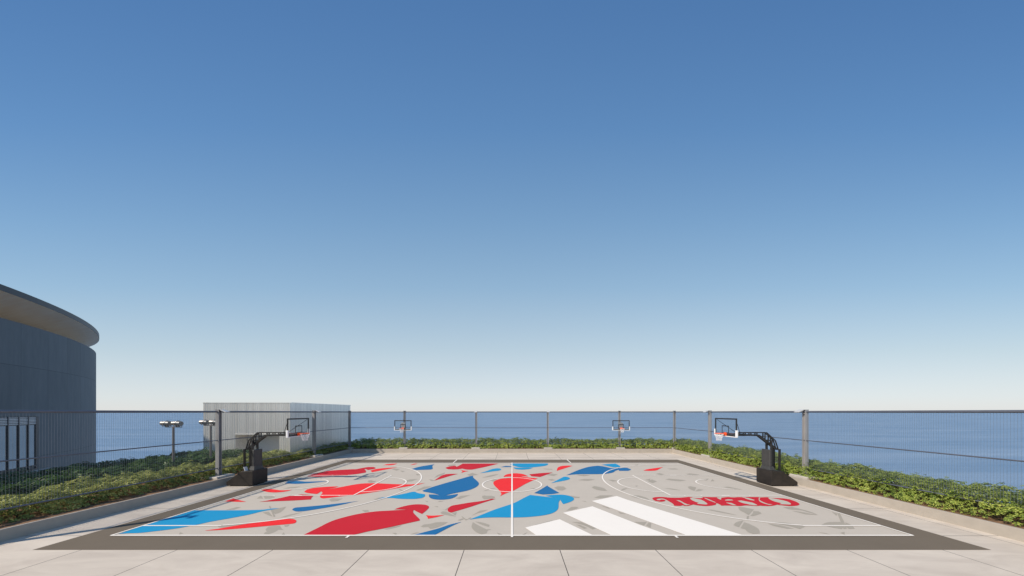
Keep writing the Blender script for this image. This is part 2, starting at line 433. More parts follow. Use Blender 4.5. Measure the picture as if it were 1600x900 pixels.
COL = []   # (material index, polygon)
RED, DRED, BLUE, LBLUE = 0, 1, 2, 3
shapes = [
 (LBLUE, 'A 205,760 300,752 480,745 640,727 800,708 960,685 1080,662 1200,640 1330,610 B 0,590 160,562 400,515 560,475 700,450 775,438 690,440 560,455 300,462 0,463 A 1200,463 1145,463 540,648'),
 (RED, 'A 1275,718 1400,700 B 0,695 200,660 420,625 650,596 850,572 920,570 965,578 985,600 970,622 940,630 700,652 450,675 200,697 0,711'),
 (BLUE, 'B 935,455 945,440 975,428 1100,418 1300,400 1500,378 1600,366 C 400,556 490,546 400,562 320,582 B 1400,422 1200,455 1080,473 1000,478 955,470'),
 (DRED, 'B 520,357 600,345 700,325 800,305 900,282 1195,282 1172,310 1167,327 950,340 700,350'),
 (DRED, 'B 1005,269 1050,262 1130,266 1190,273 1050,275'),
 (RED, 'B 90,351 200,315 250,330 310,345 360,356 250,356'),
 (RED, 'B 545,210 590,198 640,195 720,203 800,212 930,207 860,225 760,237 680,238 610,230'),
 (BLUE, 'B 840,125 885,100 1000,95 1100,103 1250,100 1390,97 1250,112 1100,125 980,131 880,128'),
 (RED, 'N 285,628 320,600 400,582 500,572 620,565 710,563 660,580 540,598 640,588 760,568 880,545 1000,528 1150,523 1350,532 1600,538 C 1240,328 1310,320 1230,340 1050,370 850,405 650,438 450,468 300,484 150,502 40,514 10,508 0,490 N 485,675 510,645 495,624 465,645 440,658 400,655 340,648 300,640'),
 (DRED, 'N 320,437 400,408 480,388 580,370 700,358 850,350 930,348 1020,330 1080,320 1150,320 1175,330 1160,342 1120,350 1080,357 1050,345 1035,347 1055,370 1050,390 960,405 800,425 650,432 450,440'),
 (RED, 'N 1110,365 1180,345 1300,332 1445,325 1380,337 1280,355 1130,385'),
 (RED, 'N 1260,299 1310,285 1400,278 1445,277 1400,292 1330,300'),
 (RED, 'C 1125,96 1170,80 1220,75 1180,88'),
 (BLUE, 'C 1145,145 1250,115 1400,90 1430,84 1405,105 1407,145 1380,152 1200,158'),
 (DRED, 'E 180,364 230,330 300,285 370,262 450,257 555,257 430,290 300,330'),
 (DRED, 'E 358,165 390,150 450,137 520,130 530,147 560,135 630,96 1190,96 1100,120 950,155 780,190 700,190 620,175 560,185 480,188 400,182'),
 (RED, 'E 592,188 640,205 722,213 660,225 602,244 625,220'),
 (LBLUE, 'E 895,246 1000,215 1090,182 1160,170 1210,172 1232,188 1200,205 1100,218 980,237'),
 (BLUE, 'E 1220,152 1270,140 1310,132 1400,140 1395,150'),
 (LBLUE, 'G -28,102 0,84 497,84 498,100 460,116 340,132 220,140 100,135 40,120'),
 (LBLUE, 'G 22,138 60,141 110,143 292,143 230,163 130,171 60,165 30,152'),
 (BLUE, 'E 0,520 120,475 350,405 600,335 740,295 790,287 795,315 840,355 880,400 870,440 820,475 720,515 560,550 440,575 358,600 545,573 555,580 520,615 450,645 350,660 250,662 160,650 110,625 100,580 200,582 272,598 200,570 100,550 20,535'),
 (LBLUE, 'C 718,513 880,487 1050,455 1150,432 1190,430 1220,445 1312,462 1308,490 1270,510 1180,520 1000,518 880,508'),
 (RED, 'E 1265,305 1290,278 1350,257 1450,248 G 80,222 150,231 200,250 227,265 105,260 200,275 357,292 200,362 15,465 E 1300,565 1211,610 1232,580 1222,545 1185,500 1130,445 1108,405 1120,378 1170,350 1250,330 1400,320 1397,300 1330,301'),
 (DRED, 'G 240,235 330,225 450,215 565,209 480,240 390,272 270,262'),
 (RED, 'G 620,188 640,138 700,118 780,113 842,116 740,150'),
 (LBLUE, 'G 545,357 640,310 720,268 770,270 805,290 780,310 690,330'),
 (BLUE, 'G 308,496 400,445 490,390 505,405 658,494 560,510 430,517'),
 (LBLUE, 'F 585,340 750,275 900,215 1050,165 H 0,142 60,115 140,72 225,30 400,50 572,71 500,60 420,40 500,30 620,27 700,38 760,60 775,80 755,105 700,128 640,146 620,120 605,90 585,120 580,190 560,225 500,260 400,285 280,300 150,310 0,313 F 900,312 750,318 650,330'),
 (DRED, 'F 315,215 330,190 370,165 450,150 600,125 750,105 870,80 915,79 750,130 600,180 450,225 360,252 325,240'),
 (RED, 'D 1322,205 1400,210 1555,202 1450,230 1350,249 1340,225'),
 (DRED, 'D -215,456 -30,365 150,277 320,225 500,185 700,157 850,148 1105,133 930,131 1000,105 1120,77 1220,68 1320,75 1360,95 1350,125 1275,189 1200,155 1173,138 1163,165 1200,210 1245,255 1245,272 1050,315 800,370 600,408 370,456'),
 (BLUE, 'F -125,537 0,503 200,450 350,400 490,368 400,405 300,455 145,537'),
 (BLUE, 'G 755,248 850,205 950,165 1080,128 1190,115 1270,125 1380,150 1440,145 1500,150 1560,143 I 160,130 208,152 170,168 60,168 G 1480,172 1440,185 1400,210 1300,228 1200,233 900,235'),
 (LBLUE, 'G 1245,101 1330,92 1440,86 1500,120 1500,137 1400,135'),
 (RED, 'I 362,164 400,150 500,135 605,121 560,145 520,163 440,168'),
]
cp = MB()
for i, (mi, s) in enumerate(shapes): add_poly(cp, pts(s), .0160 + .00004*i, mi)
cp.build('colour_pattern', [M['red'], M['dred'], M['blue'], M['lblue']], court)

grey = '''B 560,490 610,480 640,480 690,540 650,530|B 660,470 700,450 860,415 830,450 780,490 720,510 690,490|B 600,700 640,665 720,655 780,655 800,690 825,705 760,705 710,735 640,760 578,758 590,740 615,728
B 830,650 900,640 880,665 840,668|B 800,768 825,738 845,768|B 490,315 540,275 570,315|B 575,283 690,285 718,300 650,315 590,318|B 820,190 900,170 1040,163 960,185|B 100,457 240,420 292,424 200,455|B 0,655 200,635 440,610 300,640 120,680 20,675
B 1395,330 1430,310 1562,315 1500,345 1420,352|B 780,552 900,515 1060,485 960,515 850,545|A 955,765 970,735 1010,750|C 900,150 930,138 1002,145 960,165|C 590,305 620,290 702,295 680,310 630,318|C 1030,305 1120,275 1222,270 1140,300
C 670,525 760,500 880,490 780,515 700,530|D 525,140 600,138 617,155 560,165|C 1195,412 1300,365 1400,360 1300,395 1230,415|C 980,400 1000,395 1042,415 1020,420|D 800,380 900,350 1022,330 980,350 850,380
D 900,425 950,425 967,440 940,447|D 1258,345 1300,320 1380,310 1460,292 1600,290 1540,325 1450,360 1380,375 1350,350 1290,355|D 1125,443 1200,420 1240,420 1160,445|E 180,320 250,270 352,238 330,265 240,300|E 390,125 450,115 522,109 500,128 420,135
E 700,270 780,240 872,270 800,280 740,290|E 930,620 940,600 1080,600 1132,615 1060,640 960,655|E 1040,350 1130,340 1182,350 1110,380|E 518,642 600,600 752,589 650,625 580,650|F 228,205 280,215 332,180 300,222
F 225,250 250,235 300,240 422,301 320,285 250,270|F 370,255 430,245 415,287 380,268|F 618,287 720,225 822,214 760,240 680,262|F 630,370 700,410 800,460 862,460 815,475 800,510 740,522 690,505 640,470 615,430|F 655,363 750,375 840,405 830,430 760,410
F 930,500 960,510 1002,527 950,525|F 748,60 770,35 870,50 912,60 860,80 800,80|H 278,407 420,368 522,344 400,385|H 678,227 740,180 810,178 832,190 760,215|H 1028,62 1100,35 1262,34 1180,60 1100,72|H 748,369 870,370 1052,446 1010,462 900,410
H 798,400 850,405 942,446 900,454|H 1118,165 1200,185 1232,206 1150,180|H 1318,235 1422,269 1350,262|H 698,35 842,55 830,68 760,62|H 868,105 920,108 932,119|H 128,527 192,497 160,525|G 588,420 640,400 720,405 757,435 700,460 640,455
G 918,315 1000,298 1100,300 1152,310 1050,325|G 1108,415 1140,398 1210,410 1280,430 1322,466 1240,460 1150,440|G 1328,310 1400,310 1462,325 1400,335|G 478,240 560,225 632,235 580,258|G 498,305 560,300 602,315 540,322|G 248,430 330,425 310,441
G 428,155 560,160 560,169 470,165|G 898,245 1000,240 1082,250 1000,260|G 848,545 942,548 930,565 870,562|I 518,205 560,195 622,210 580,222|I 383,281 450,265 440,291|I 418,300 470,275 532,300 480,320|I 638,275 680,265 800,275 892,285 820,298 720,288
I 898,210 940,199 1062,215 1000,225|I 1088,271 1182,264 1150,290|I 1203,298 1225,270 1252,296|I 918,370 950,360 1022,375 1000,420 950,400|I 1008,423 1050,395 1112,405 1060,420|I 1363,370 1420,365 1600,402 1500,397|I 628,385 700,388 832,411 740,403
I 78,417 110,390 167,384 120,405|I 198,475 300,475 390,500 442,531 330,515 250,500|I 658,140 760,137 802,148 700,149|I 248,95 300,87 290,101|I 568,85 652,95 600,97|I 258,357 292,351 280,366|L 1263,90 1330,95 1440,120 1380,185 1330,155 1275,125
L 1398,192 1450,140 1527,165 1480,180 1430,195|L 1208,296 1240,265 1322,244 1270,322 1230,308|L 1288,332 1330,265 1400,290 1490,340 1508,392 1430,397 1370,375 1340,345|L 908,122 960,122 1080,145 1252,186 1100,160|L 78,262 222,262 190,302|L 213,302 245,268 272,275 265,330
M 268,80 350,75 450,100 550,130 602,156 450,110 330,100|M 358,115 450,125 592,155 480,147|M 638,249 700,225 820,222 850,270 830,290 720,270|M 868,225 930,255 957,286 900,288 870,265|M 118,235 250,255 372,286 300,285 180,260
M 138,225 300,230 482,266 430,290 340,265 240,245|M 608,320 680,330 722,344 660,332|M 818,326 858,317 862,344|M 738,125 790,140 780,162|M -20,118 30,118 56,136 0,160 -20,150|C 1000,165 1060,172 1030,185|C 1200,205 1260,215 1210,225|D 1310,22 1350,30 1340,40|D 1470,38 1500,25 1540,28
D 1425,90 1475,92 1470,103|N 1080,490 1120,483 1150,495 1100,505|E 100,340 160,350 180,365 130,365|E 930,320 1080,275 1190,262 1060,300|E 940,530 1080,485 1150,480 1010,515|C 0,245 20,260 10,265|F 440,345 500,325 520,330 470,350|F 520,325 560,335 600,310 610,320 540,345'''
gp = MB()
for i, s in enumerate(grey.replace('\n', '|').split('|')): add_poly(gp, pts(s), .0110+.00004*i, 0)
# long thin stems of the grey leaf figures
for s in ('B 640,410 655,408 720,540 700,545','M 790,140 815,140 880,285 850,290','L 1360,195 1385,195 1375,240 1355,235','F 485,300 500,300 555,345 540,348'):
    add_poly(gp, pts(s), .0155, 0)
gp.build('grey_leaf_pattern', M['grey2'], court)

wb = MB()
for s in ('H 165,440 595,335 1012,536 303,536', 'H 638,255 1005,173 L 145,297 475,414 H 1238,534', 'H 998,107 1310,44 L 0,10 1312,413 668,413'):
    add_poly(wb, pts(s), .0178, 0, do_smooth=False, clamp=False)
wb.build('white_bars', M['white'], court)

# the word TOKYO in swirling letters
lt = MB()
add_poly(lt, pts('J 222,165 240,148 300,138 420,138 520,148 700,150 800,143 870,135 920,142 960,155 1060,160 1130,152 1108,143 1140,138 1300,140 1400,140 1450,150 1550,140 K 200,138 300,145 370,140 440,140 480,150 540,140 560,138 740,138 760,146 900,140 960,155 1060,158 1180,162 1300,180 1400,215 1465,250 1477,272 1440,290 1330,299 1220,292 1110,281 1080,275 1010,292 930,299 820,297 780,292 710,299 650,295 520,288 420,299 330,295 180,290 80,292 60,275 20,255 -10,245 J 1362,250 1350,275 1290,290 1180,299 1060,290 990,280 950,272 860,296 800,298 760,285 720,297 610,293 590,260 500,205 440,172 400,162 330,165 290,180 310,192 355,195 375,182 430,185 457,200 430,215 370,222 300,212 250,195'), .0178, 0)
for s in ('J 640,192 700,197 740,215 790,245 850,270 905,275 830,289 800,280 740,240',
          'J 885,152 930,150 1010,170 1090,185 1150,215 1212,265 1190,277 1100,270 1015,262 1055,245 990,225 910,185',
          'J 1140,155 1165,155 1250,188 1365,240 1340,241 1230,198',
          'J 1368,145 1452,148 1450,190 1390,165',
          'K 143,192 200,179 270,185 303,199 200,203 150,201',
          'K 160,240 180,238 260,245 355,287 300,287 230,265',
          'K 363,205 430,198 540,220 640,240 715,275 735,292 660,289 540,265 440,240',
          'K 483,150 560,155 640,180 682,195 660,204 590,190 520,170',
          'K 745,150 768,150 762,190 830,230 920,265 1005,275 950,284 860,262 770,222 745,185',
          'K 903,150 960,155 1100,180 1250,215 1335,262 1320,277 1230,274 1120,270 1160,250 1050,225 960,190'):
    P_ = pts(s); mx_ = sum(p[0] for p in P_)/len(P_); my_ = sum(p[1] for p in P_)/len(P_)
    add_poly(lt, [(mx_+(x-mx_)*.97, my_+(y-my_)*.95) for x, y in P_], .0198, 1)
lt.build('lettering', [M['dred'], M['grey3']], court)

# playing lines
ln = MB(); W = .08; ZL = .022
def seg(x0, y0, x1, y1, w=W, z=ZL):
    d = Vector((x1-x0, y1-y0)).normalized(); nrm = Vector((-d.y, d.x))*(w/2)
    ln.add([(x0-nrm.x, y0-nrm.y, z), (x1-nrm.x, y1-nrm.y, z), (x1+nrm.x, y1+nrm.y, z), (x0+nrm.x, y0+nrm.y, z)], [(0,1,2,3)])
def arc(cx, cy, r, a0, a1, n=48, z=ZL+.0006, w=W):
    for k in range(n):
        a, c = a0+(a1-a0)*k/n, a0+(a1-a0)*(k+1)/n
        ln.add([(cx+(r-w)*math.cos(a), cy+(r-w)*math.sin(a), z), (cx+r*math.cos(a), cy+r*math.sin(a), z), (cx+r*math.cos(c), cy+r*math.sin(c), z), (cx+(r-w)*math.cos(c), cy+(r-w)*math.sin(c), z)], [(0,1,2,3)])
yn, yf = CY-7.5, CY+7.5
seg(-14.0, yn, 14.0, yn); seg(-14.0, yf, 14.0, yf); seg(-14, yn, -14, yf, z=ZL+.0003); seg(14, yn, 14, yf, z=ZL+.0003)
seg(0, yn-.15, 0, yf+.15, .08, ZL+.0012)
arc(0, CY, 1.8, 0, 2*math.pi, 72)
for s in (-1, 1):
    hx = s*(14-1.575); fx = s*(14-5.8)
    seg(s*14, CY-2.45, fx, CY-2.45, z=ZL+.0009); seg(s*14, CY+2.45, fx, CY+2.45, z=ZL+.0009); seg(fx, CY-2.475, fx, CY+2.475, z=ZL+.0012)
    a = math.pi/2 if s < 0 else math.pi/2
    arc(fx, CY, 1.8, -math.pi/2 if s < 0 else math.pi/2, math.pi/2 if s < 0 else 3*math.pi/2, 40)
    arc(hx, CY, 1.25, -math.pi/2 if s < 0 else math.pi/2, math.pi/2 if s < 0 else 3*math.pi/2, 30, z=ZL+.0015)
    dy = 6.6; al = math.asin(dy/6.75)
    cxx = 6.75*math.cos(al)
    if s < 0: arc(hx, CY, 6.75, -al, al, 80, z=ZL+.0015)
    else: arc(hx, CY, 6.75, math.pi-al, math.pi+al, 80, z=ZL+.0015)
    seg(s*14, CY-dy, hx-s*cxx, CY-dy, z=ZL+.0018); seg(s*14, CY+dy, hx-s*cxx, CY+dy, z=ZL+.0018)
    for q in (-1, 1):                                   # lane marks
        for dx, wd in ((1.75,.06),(3.0,.4),(4.25,.06),(5.1,.06)):
            yy = CY+q*2.5
            ln.add([(s*(14-dx)-wd/2, yy-.04, ZL+.0022),(s*(14-dx)+wd/2, yy-.04, ZL+.0022),(s*(14-dx)+wd/2, yy+.06, ZL+.0022),(s*(14-dx)-wd/2, yy+.06, ZL+.0022)], [(0,1,2,3)])
    seg(s*5.675, yn-.2, s*5.675, yn, z=ZL+.0018); seg(s*5.0, yf, s*5.0, yf+1.82, z=.010)
ln.build('playing_lines', M['white'], court)

# ------------------------------------------------------------------ fences
ZR, ZM, ZB = 4.345, 2.62, .94
XF, YFF = 17.72, 32.8
def hpost_mesh(parent, name, x, y, along, lamp=None, pad=True, ztop=4.46):
    """H-section post; along = 'y' for the side fences, 'x' for the far one"""
    b = MB(); w, t = .2, .016
    z0 = ZC-.03
    if along == 'y':
        b.box(x-w/2, x+w/2, y-w/2, y-w/2+t, z0, ztop); b.box(x-w/2, x+w/2, y+w/2-t, y+w/2, z0, ztop); b.box(x-t/2, x+t/2, y-w/2+t, y+w/2-t, z0, ztop-.002)
    else:
        b.box(x-w/2, x-w/2+t, y-w/2, y+w/2, z0, ztop); b.box(x+w/2-t, x+w/2, y-w/2, y+w/2, z0, ztop); b.box(x-w/2+t, x+w/2-t, y-t/2, y+t/2, z0, ztop-.002)
    b.box(x-.115, x+.115, y-.115, y+.115, ztop, ztop+.012)
    p = b.build('post', M['steel'], parent)
    f = MB()
    if pad:
        s = -1 if x > 0 else 1
        if along == 'y':
            xa, xb = sorted((x - .48*(1 if x > 0 else -1), x + .5*(1 if x > 0 else -1)))
            f.box(xa, xb, y-.55, y+.55, ZC-.2, ZC+.09, ch=.02)
        else:
            f.box(x-.46, x+.46, y-.48, y+.45, ZC-.2, ZC+.09, ch=.02)
        f.build('footing', M['pad'], p)
        pl = MB(); pl.box(x-.2, x+.2, y-.2, y+.2, ZC+.091, ZC+.111)
        for i in (-1, 1):
            for j in (-1, 1): pl.tube((x+i*.155, y+j*.155, ZC+.11), (x+i*.155, y+j*.155, ZC+.15), .014, 8)
        pl.build('base_plate', M['steel'], p)
    if lamp:
        # small floodlight on an arm, leaning out over the deck
        dx, dy = lamp
        l = MB(); c = Vector((x, y, ztop-.02)); d = Vector((dx, dy, 0))
        l.bar(c + d*.08, c + d*.26 + Vector((0,0,-.0)), .05, .04)
        l.build('lamp_arm', M['rail'], p)
        h = MB(); c2 = c + d*.40 + Vector((0,0,-.05)); sd = Vector((-d.y, d.x, 0)); nz = (Vector((0,0,1)) + d*.45).normalized(); ax = sd.cross(nz).normalized()
        vs = []
        for zz in (-.028, .028):
            for a, bb in ((-1,-1),(1,-1),(1,1),(-1,1)):
                vs.append(c2 + ax*(a*.17) + sd*(bb*.15) + nz*zz)
        h.add(vs, [(3,2,1,0),(4,5,6,7),(0,1,5,4),(1,2,6,5),(2,3,7,6),(3,0,4,7)])
        h.build('floodlight', M['lamp'], p, bevel=.006)
    return p
def rail_obj(parent, name, a, c, r):
    return MB().tube(a, c, r, 14).build(name, M['rail'], parent, smooth=True)
def mesh_panel(parent, fixed, along, t0, t1):
    b = MB(); sv, sh = .075, .050; wv, wh = .0042, .0030
    n = int((t1-t0)/sv)
    for i in range(n+1):
        t = t0 + i*sv
        if along == 'y': b.box(fixed-wv/2, fixed+wv/2, t-wv/2, t+wv/2, ZB, ZR-.02)
        else: b.box(t-wv/2, t+wv/2, fixed-wv/2, fixed+wv/2, ZB, ZR-.02)
    z = ZB + sh
    while z < ZR-.05:
        if along == 'y': b.box(fixed+wv/2, fixed+wv/2+wh, t0, t1, z-wh/2, z+wh/2)
        else: b.box(t0, t1, fixed-wv/2-wh, fixed-wv/2, z-wh/2, z+wh/2)
        z += sh
    return b.build('mesh_panel', M['wire'], parent)

FY0 = 9.24
for s, lab in ((-1, 'grey wire mesh fence left of the court, in front of the dark round building'),
               (1, 'grey wire mesh fence right of the court, only sea behind it')):
    f = tag(empty('mesh_fence', (0,0,0)), lab, 'fence')
    FY0 = 9.24 if s < 0 else .33          # the left run stops at its end post; the right one carries on
    for y in ((9.24, 18.15, 26.9) if s < 0 else (.33, 9.24, 18.15, 26.9)):
        hpost_mesh(f, 'post', s*XF, y, 'y', lamp=(-s, 0))
    xr = s*(XF-.13) if False else s*XF
    rail_obj(f, 'top_rail', (xr, FY0, ZR), (xr, YFF-.1, ZR), .055)
    rail_obj(f, 'middle_rail', (xr - s*.02, FY0, ZM), (xr - s*.02, YFF-.1, ZM), .027)
    rail_obj(f, 'bottom_rail', (xr - s*.02, FY0, ZB), (xr - s*.02, YFF-.1, ZB), .030)
    mesh_panel(f, xr, 'y', FY0, YFF-.12)
f = tag(empty('mesh_fence', (0,0,0)), 'grey wire mesh fence across the far end, behind the two small hoops', 'fence')
for x, lm in ((-XF, None), (-11.72, None), (-3.9, (0,-1)), (3.9, (0,-1)), (11.72, None), (XF, None)):
    hpost_mesh(f, 'post', x, YFF, 'x', lamp=lm)
rail_obj(f, 'top_rail', (-XF+.1, YFF, ZR), (XF-.1, YFF, ZR), .055)
rail_obj(f, 'middle_rail', (-XF+.1, YFF-.02, ZM), (XF-.1, YFF-.02, ZM), .027)
rail_obj(f, 'bottom_rail', (-XF+.1, YFF-.02, ZB), (XF-.1, YFF-.02, ZB), .027)
mesh_panel(f, YFF, 'x', -XF+.12, XF-.12)

# ------------------------------------------------------------------ hoops
def board(parent, half, z0, z1, y0=0.0):
    """glass backboard in the local plane x = 0 facing -x, centred on local y = 0"""
    gl = MB().box(-.012, .0, -half, half, z0, z1).build('backboard', M['glass'], parent)
    fr = MB(); t = .065
    fr.box(-.022, .018, -half-.012, half+.012, z1-t, z1+.012); fr.box(-.02, .016, -half-.01, half+.01, z0-.01, z0+t)
    for s in (-1, 1):
        a, c = sorted((s*(half-t), s*(half+.012)))
        fr.box(-.022, .018, a, c, z0+t, z1-t)
    fr.build('backboard_frame', M['black'], gl)
    sq = MB(); w = .05; zz0, zz1 = z0+.15, z0+.15+.45
    sq.box(-.016, -.0125, -.295, .295, zz1-w, zz1); sq.box(-.016, -.0125, -.295, .295, zz0, zz0+w)
    sq.box(-.016, -.0125, -.295, -.295+w, zz0+w, zz1-w); sq.box(-.016, -.0125, .295-w, .295, zz0+w, zz1-w)
    sq.build('target_square', M['black'], gl)
    pd = MB()
    pd.box(-.055, .05, -half-.035, half+.035, z0-.055, z0-.011)
    for s in (-1, 1):
        a, c = sorted((s*(half+.0125), s*(half+.04)))
        pd.box(-.055, .05, a, c, z0-.0105, z0+.36)
        a, c = sorted((s*(half-.045), s*(half+.012)))
        pd.box(-.056, -.0225, a, c, z0-.01, z0+.36); pd.box(.0185, .051, a, c, z0-.01, z0+.36)
    pd.build('edge_padding', M['wpad'], gl, bevel=.008)
    return gl
def rim(parent, zr):
    b = MB(); b.ring((-.375-.012, 0, zr), .235, .012, 32, 8)
    b.box(-.145, -.02, -.075, .075, zr-.075, zr+.012); b.box(-.035, -.017, -.11, .11, zr-.13, zr+.05)
    b.bar((-.14,-.07,zr-.01), (-.25,-.17,zr-.008), .02); b.bar((-.14,.07,zr-.01), (-.25,.17,zr-.008), .02)
    r = b.build('rim', M['orange'], parent)
    n = MB(); K = 12; lv = [(.228, 0), (.20, -.10), (.17, -.20), (.145, -.30), (.135, -.42)]
    for i in range(len(lv)-1):
        for k in range(K):
            a = 2*math.pi*(k + .5*(i % 2))/K
            for da in (-.5, .5):
                c = a + da*2*math.pi/K
                p = (-.387+lv[i][0]*math.cos(a), lv[i][0]*math.sin(a), zr-.012+lv[i][1]); q = (-.387+lv[i+1][0]*math.cos(c), lv[i+1][0]*math.sin(c), zr-.012+lv[i+1][1])
                n.bar(p, q, .0085)
    n.build('net', M['net'], r)
    return r

def big_hoop(x, rz, label):
    t = tag(empty('basketball_hoop', (x, CY+.02, 0), rz), label, 'basketball hoop', 'large wheeled hoops at the two ends of the court')
    # local x runs from the baseline outwards (away from the court), origin on the baseline x = 14
    bs = MB(); bs.prism([(1.08,.05),(1.08,.90),(1.30,.90),(1.78,.86),(2.62,.26),(2.62,.05)], -.54, .54)
    for xx in (1.25, 2.45):
        for yy in (-.42, .42): bs.tube((xx, yy-.03, .045), (xx, yy+.03, .045), .045, 14)
    bs.build('base', M['base'], t, bevel=.02)
    pd = MB()
    pd.box(1.19, 1.33, -.30, .30, 1.12, 2.10, ch=.025)
    pd.add([(1.15,-.36,.90),(1.50,-.36,.90),(1.50,.36,.90),(1.15,.36,.90),(1.19,-.29,1.12),(1.42,-.29,1.12),(1.42,.29,1.12),(1.19,.29,1.12)],
           [(3,2,1,0),(4,5,6,7),(0,1,5,4),(1,2,6,5),(2,3,7,6),(3,0,4,7)])
    pd.build('post_padding', M['padding'], t, bevel=.012)
    for yy in (-.17, .17):
        MB().bar((1.40, yy, .9), (1.40, yy, 2.66), .10, .08, up=(1,0,0)).build('upright', M['black'], t, bevel=.006)
        MB().bar((1.86, yy*1.15, .80), (1.86, yy*1.15, 2.13), .10, .08, up=(1,0,0)).build('rear_upright', M['black'], t, bevel=.006)
    for a_, b_, w_ in (((1.86,-.2,1.62),(1.86,.2,1.62),.04), ((1.86,-.2,2.1),(1.86,.2,2.1),.06), ((1.46,0,1.35),(1.84,0,1.0),.025), ((1.40,-.2,2.62),(1.40,.2,2.62),.06)):
        MB().bar(a_, b_, w_).build('cross_bar', M['black'], t)
    bm = MB()
    lo = [(1.80,2.10),(1.52,2.33),(.74,2.93),(.22,2.95),(-.55,2.95)]
    up = [(1.88,2.12),(1.72,2.62),(1.20,3.10),(.30,3.10),(-.35,3.10),(-.62,3.02)]
    for yy in (-.075, .075):
        for (a, c) in zip(lo, lo[1:]): bm.bar((a[0],yy,a[1]), (c[0],yy,c[1]), .06, .10)
        for (a, c) in zip(up, up[1:]): bm.bar((a[0],yy*.98,a[1]), (c[0],yy*.98,c[1]), .045, .055)
        for xx, za, zc in ((1.42,2.42,2.90),(1.10,2.66,3.10),(.62,2.94,3.1),(.26,2.94,3.1),(-.08,2.94,3.1)): bm.bar((xx,yy,za), (xx,yy,zc), .05, .05, up=(1,0,0))
    for xx, zz in ((.4,2.95),(.0,3.1),(1.3,2.5)): bm.bar((xx,-.12,zz), (xx,.12,zz), .04)
    bm.build('boom', M['black'], t, bevel=.004)
    br = MB(); br.box(-.62, -.12, -.17, .17, 2.90, 3.03, ch=.01); br.bar((-1.17,0,3.0), (-.6,0,2.98), .14, .10)
    br.bar((-1.17,-.5,3.0), (-1.17,.5,3.0), .05)
    br.build('board_mount', M['black'], t)
    for yy in (-1, 1):
        MB().tube((-1.17, yy*.80, 3.86), (-.45, yy*.15, 3.08), .014, 8).build('brace', M['black'], t)
    cen = empty('board_assembly', (-1.2, 0, 0)) if False else None
    bd_ = board(t, .9, 2.92, 3.95); bd_.location = (-1.2, 0, 0)
    r_ = rim(t, 3.05); r_.location = (-1.2, 0, 0)
    return t
hr = big_hoop(14.0, 0.0, 'large black wheeled basketball hoop at the right end of the court, the sea behind it')
hl = copy_tree(hr); hl.location = (-14.0, CY+.02, 0); hl.rotation_euler = (0, 0, math.pi)
hl['label'] = 'large black wheeled hoop at the left end of the court, ribbed metal building behind it'
# white panel added as a painted sun glint on the left hoop's base
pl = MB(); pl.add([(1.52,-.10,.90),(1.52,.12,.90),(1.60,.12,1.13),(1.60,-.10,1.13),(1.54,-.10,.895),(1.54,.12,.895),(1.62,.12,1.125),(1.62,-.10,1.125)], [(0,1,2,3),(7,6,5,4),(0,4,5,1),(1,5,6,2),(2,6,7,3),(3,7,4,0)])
pl = pl.build('glint_panel', M['wpad'], hl); pl.location = (0, .42, 0); pl['label'] = 'small white panel painted in for a sun glint on the base'

def small_hoop(x, label):
    # local -x faces the court (world -y)
    t = tag(empty('basketball_hoop', (x, 32.30, 0), math.pi/2), label, 'basketball hoop', 'small hoops mounted on posts of the far fence')
    mb = MB(); mb.box(.02, .40, -.09, -.05, 2.72, 2.80); mb.box(.02, .40, .05, .09, 2.72, 2.80); mb.box(.02, .40, -.09, -.05, 3.10, 3.16); mb.box(.02, .40, .05, .09, 3.10, 3.16); mb.box(.019, .05, -.2, .2, 2.6, 3.2)
    mb.build('wall_bracket', M['steel'], t)
    board(t, .9, 2.42, 3.43); rim(t, 2.60)
    return t
h1 = small_hoop(-11.72, 'small glass hoop on the far fence, the one nearer the ribbed metal building')
h2 = copy_tree(h1); h2.location = (11.72, 32.30, 0); h2['label'] = 'small glass hoop on the far fence with only sea behind it, nearer the right corner'

# ------------------------------------------------------------------ round arena
s_ = 25.6
AC = Vector((-3.352*s_, .1126*s_)); AR = 1.872*s_; AZ = H+148*s_/F
RC = Vector((-3.352*s_, .0077*s_)); RR = 50.35; RZ1 = H+201*.954*s_/F; RZ0 = H+191.5*.954*s_/F
arena = tag(empty('round_building', (AC.x, AC.y, 0)), 'large dark round building left of the court with an overhanging wooden roof edge', 'building')
def ring_wall(name, c, R, z0, z1, mat, parent, thick=.5, n=220, uv=True, a0=0, a1=2*math.pi, zs=None):
    b = MB(); o = parent.location
    for k in range(n+1):
        a = a0+(a1-a0)*k/n
        for r in (R, R-thick):
            for z in (z0, z1): b.v.append((c.x-o.x+r*math.cos(a), c.y-o.y+r*math.sin(a), z-o.z))
    for k in range(n):
        i, j = 4*k, 4*(k+1)
        b.f += [(i, j, j+1, i+1), (i+2, i+3, j+3, j+2), (i+1, j+1, j+3, i+3), (i, i+2, j+2, j)]; b.m += [0]*4
    ob = b.build(name, mat, parent)
    me = ob.data; uvl = me.uv_layers.new(name='UVMap')
    for p in me.polygons:
        for li in p.loop_indices:
            v = me.vertices[me.loops[li].vertex_index].co
            uvl.data[li].uv = ((math.atan2(v.y+o.y-c.y, v.x+o.x-c.x))*R, v.z+o.z)
    return ob
wall = ring_wall('wall', AC, AR, SEA-1, AZ, M['arena'], arena)
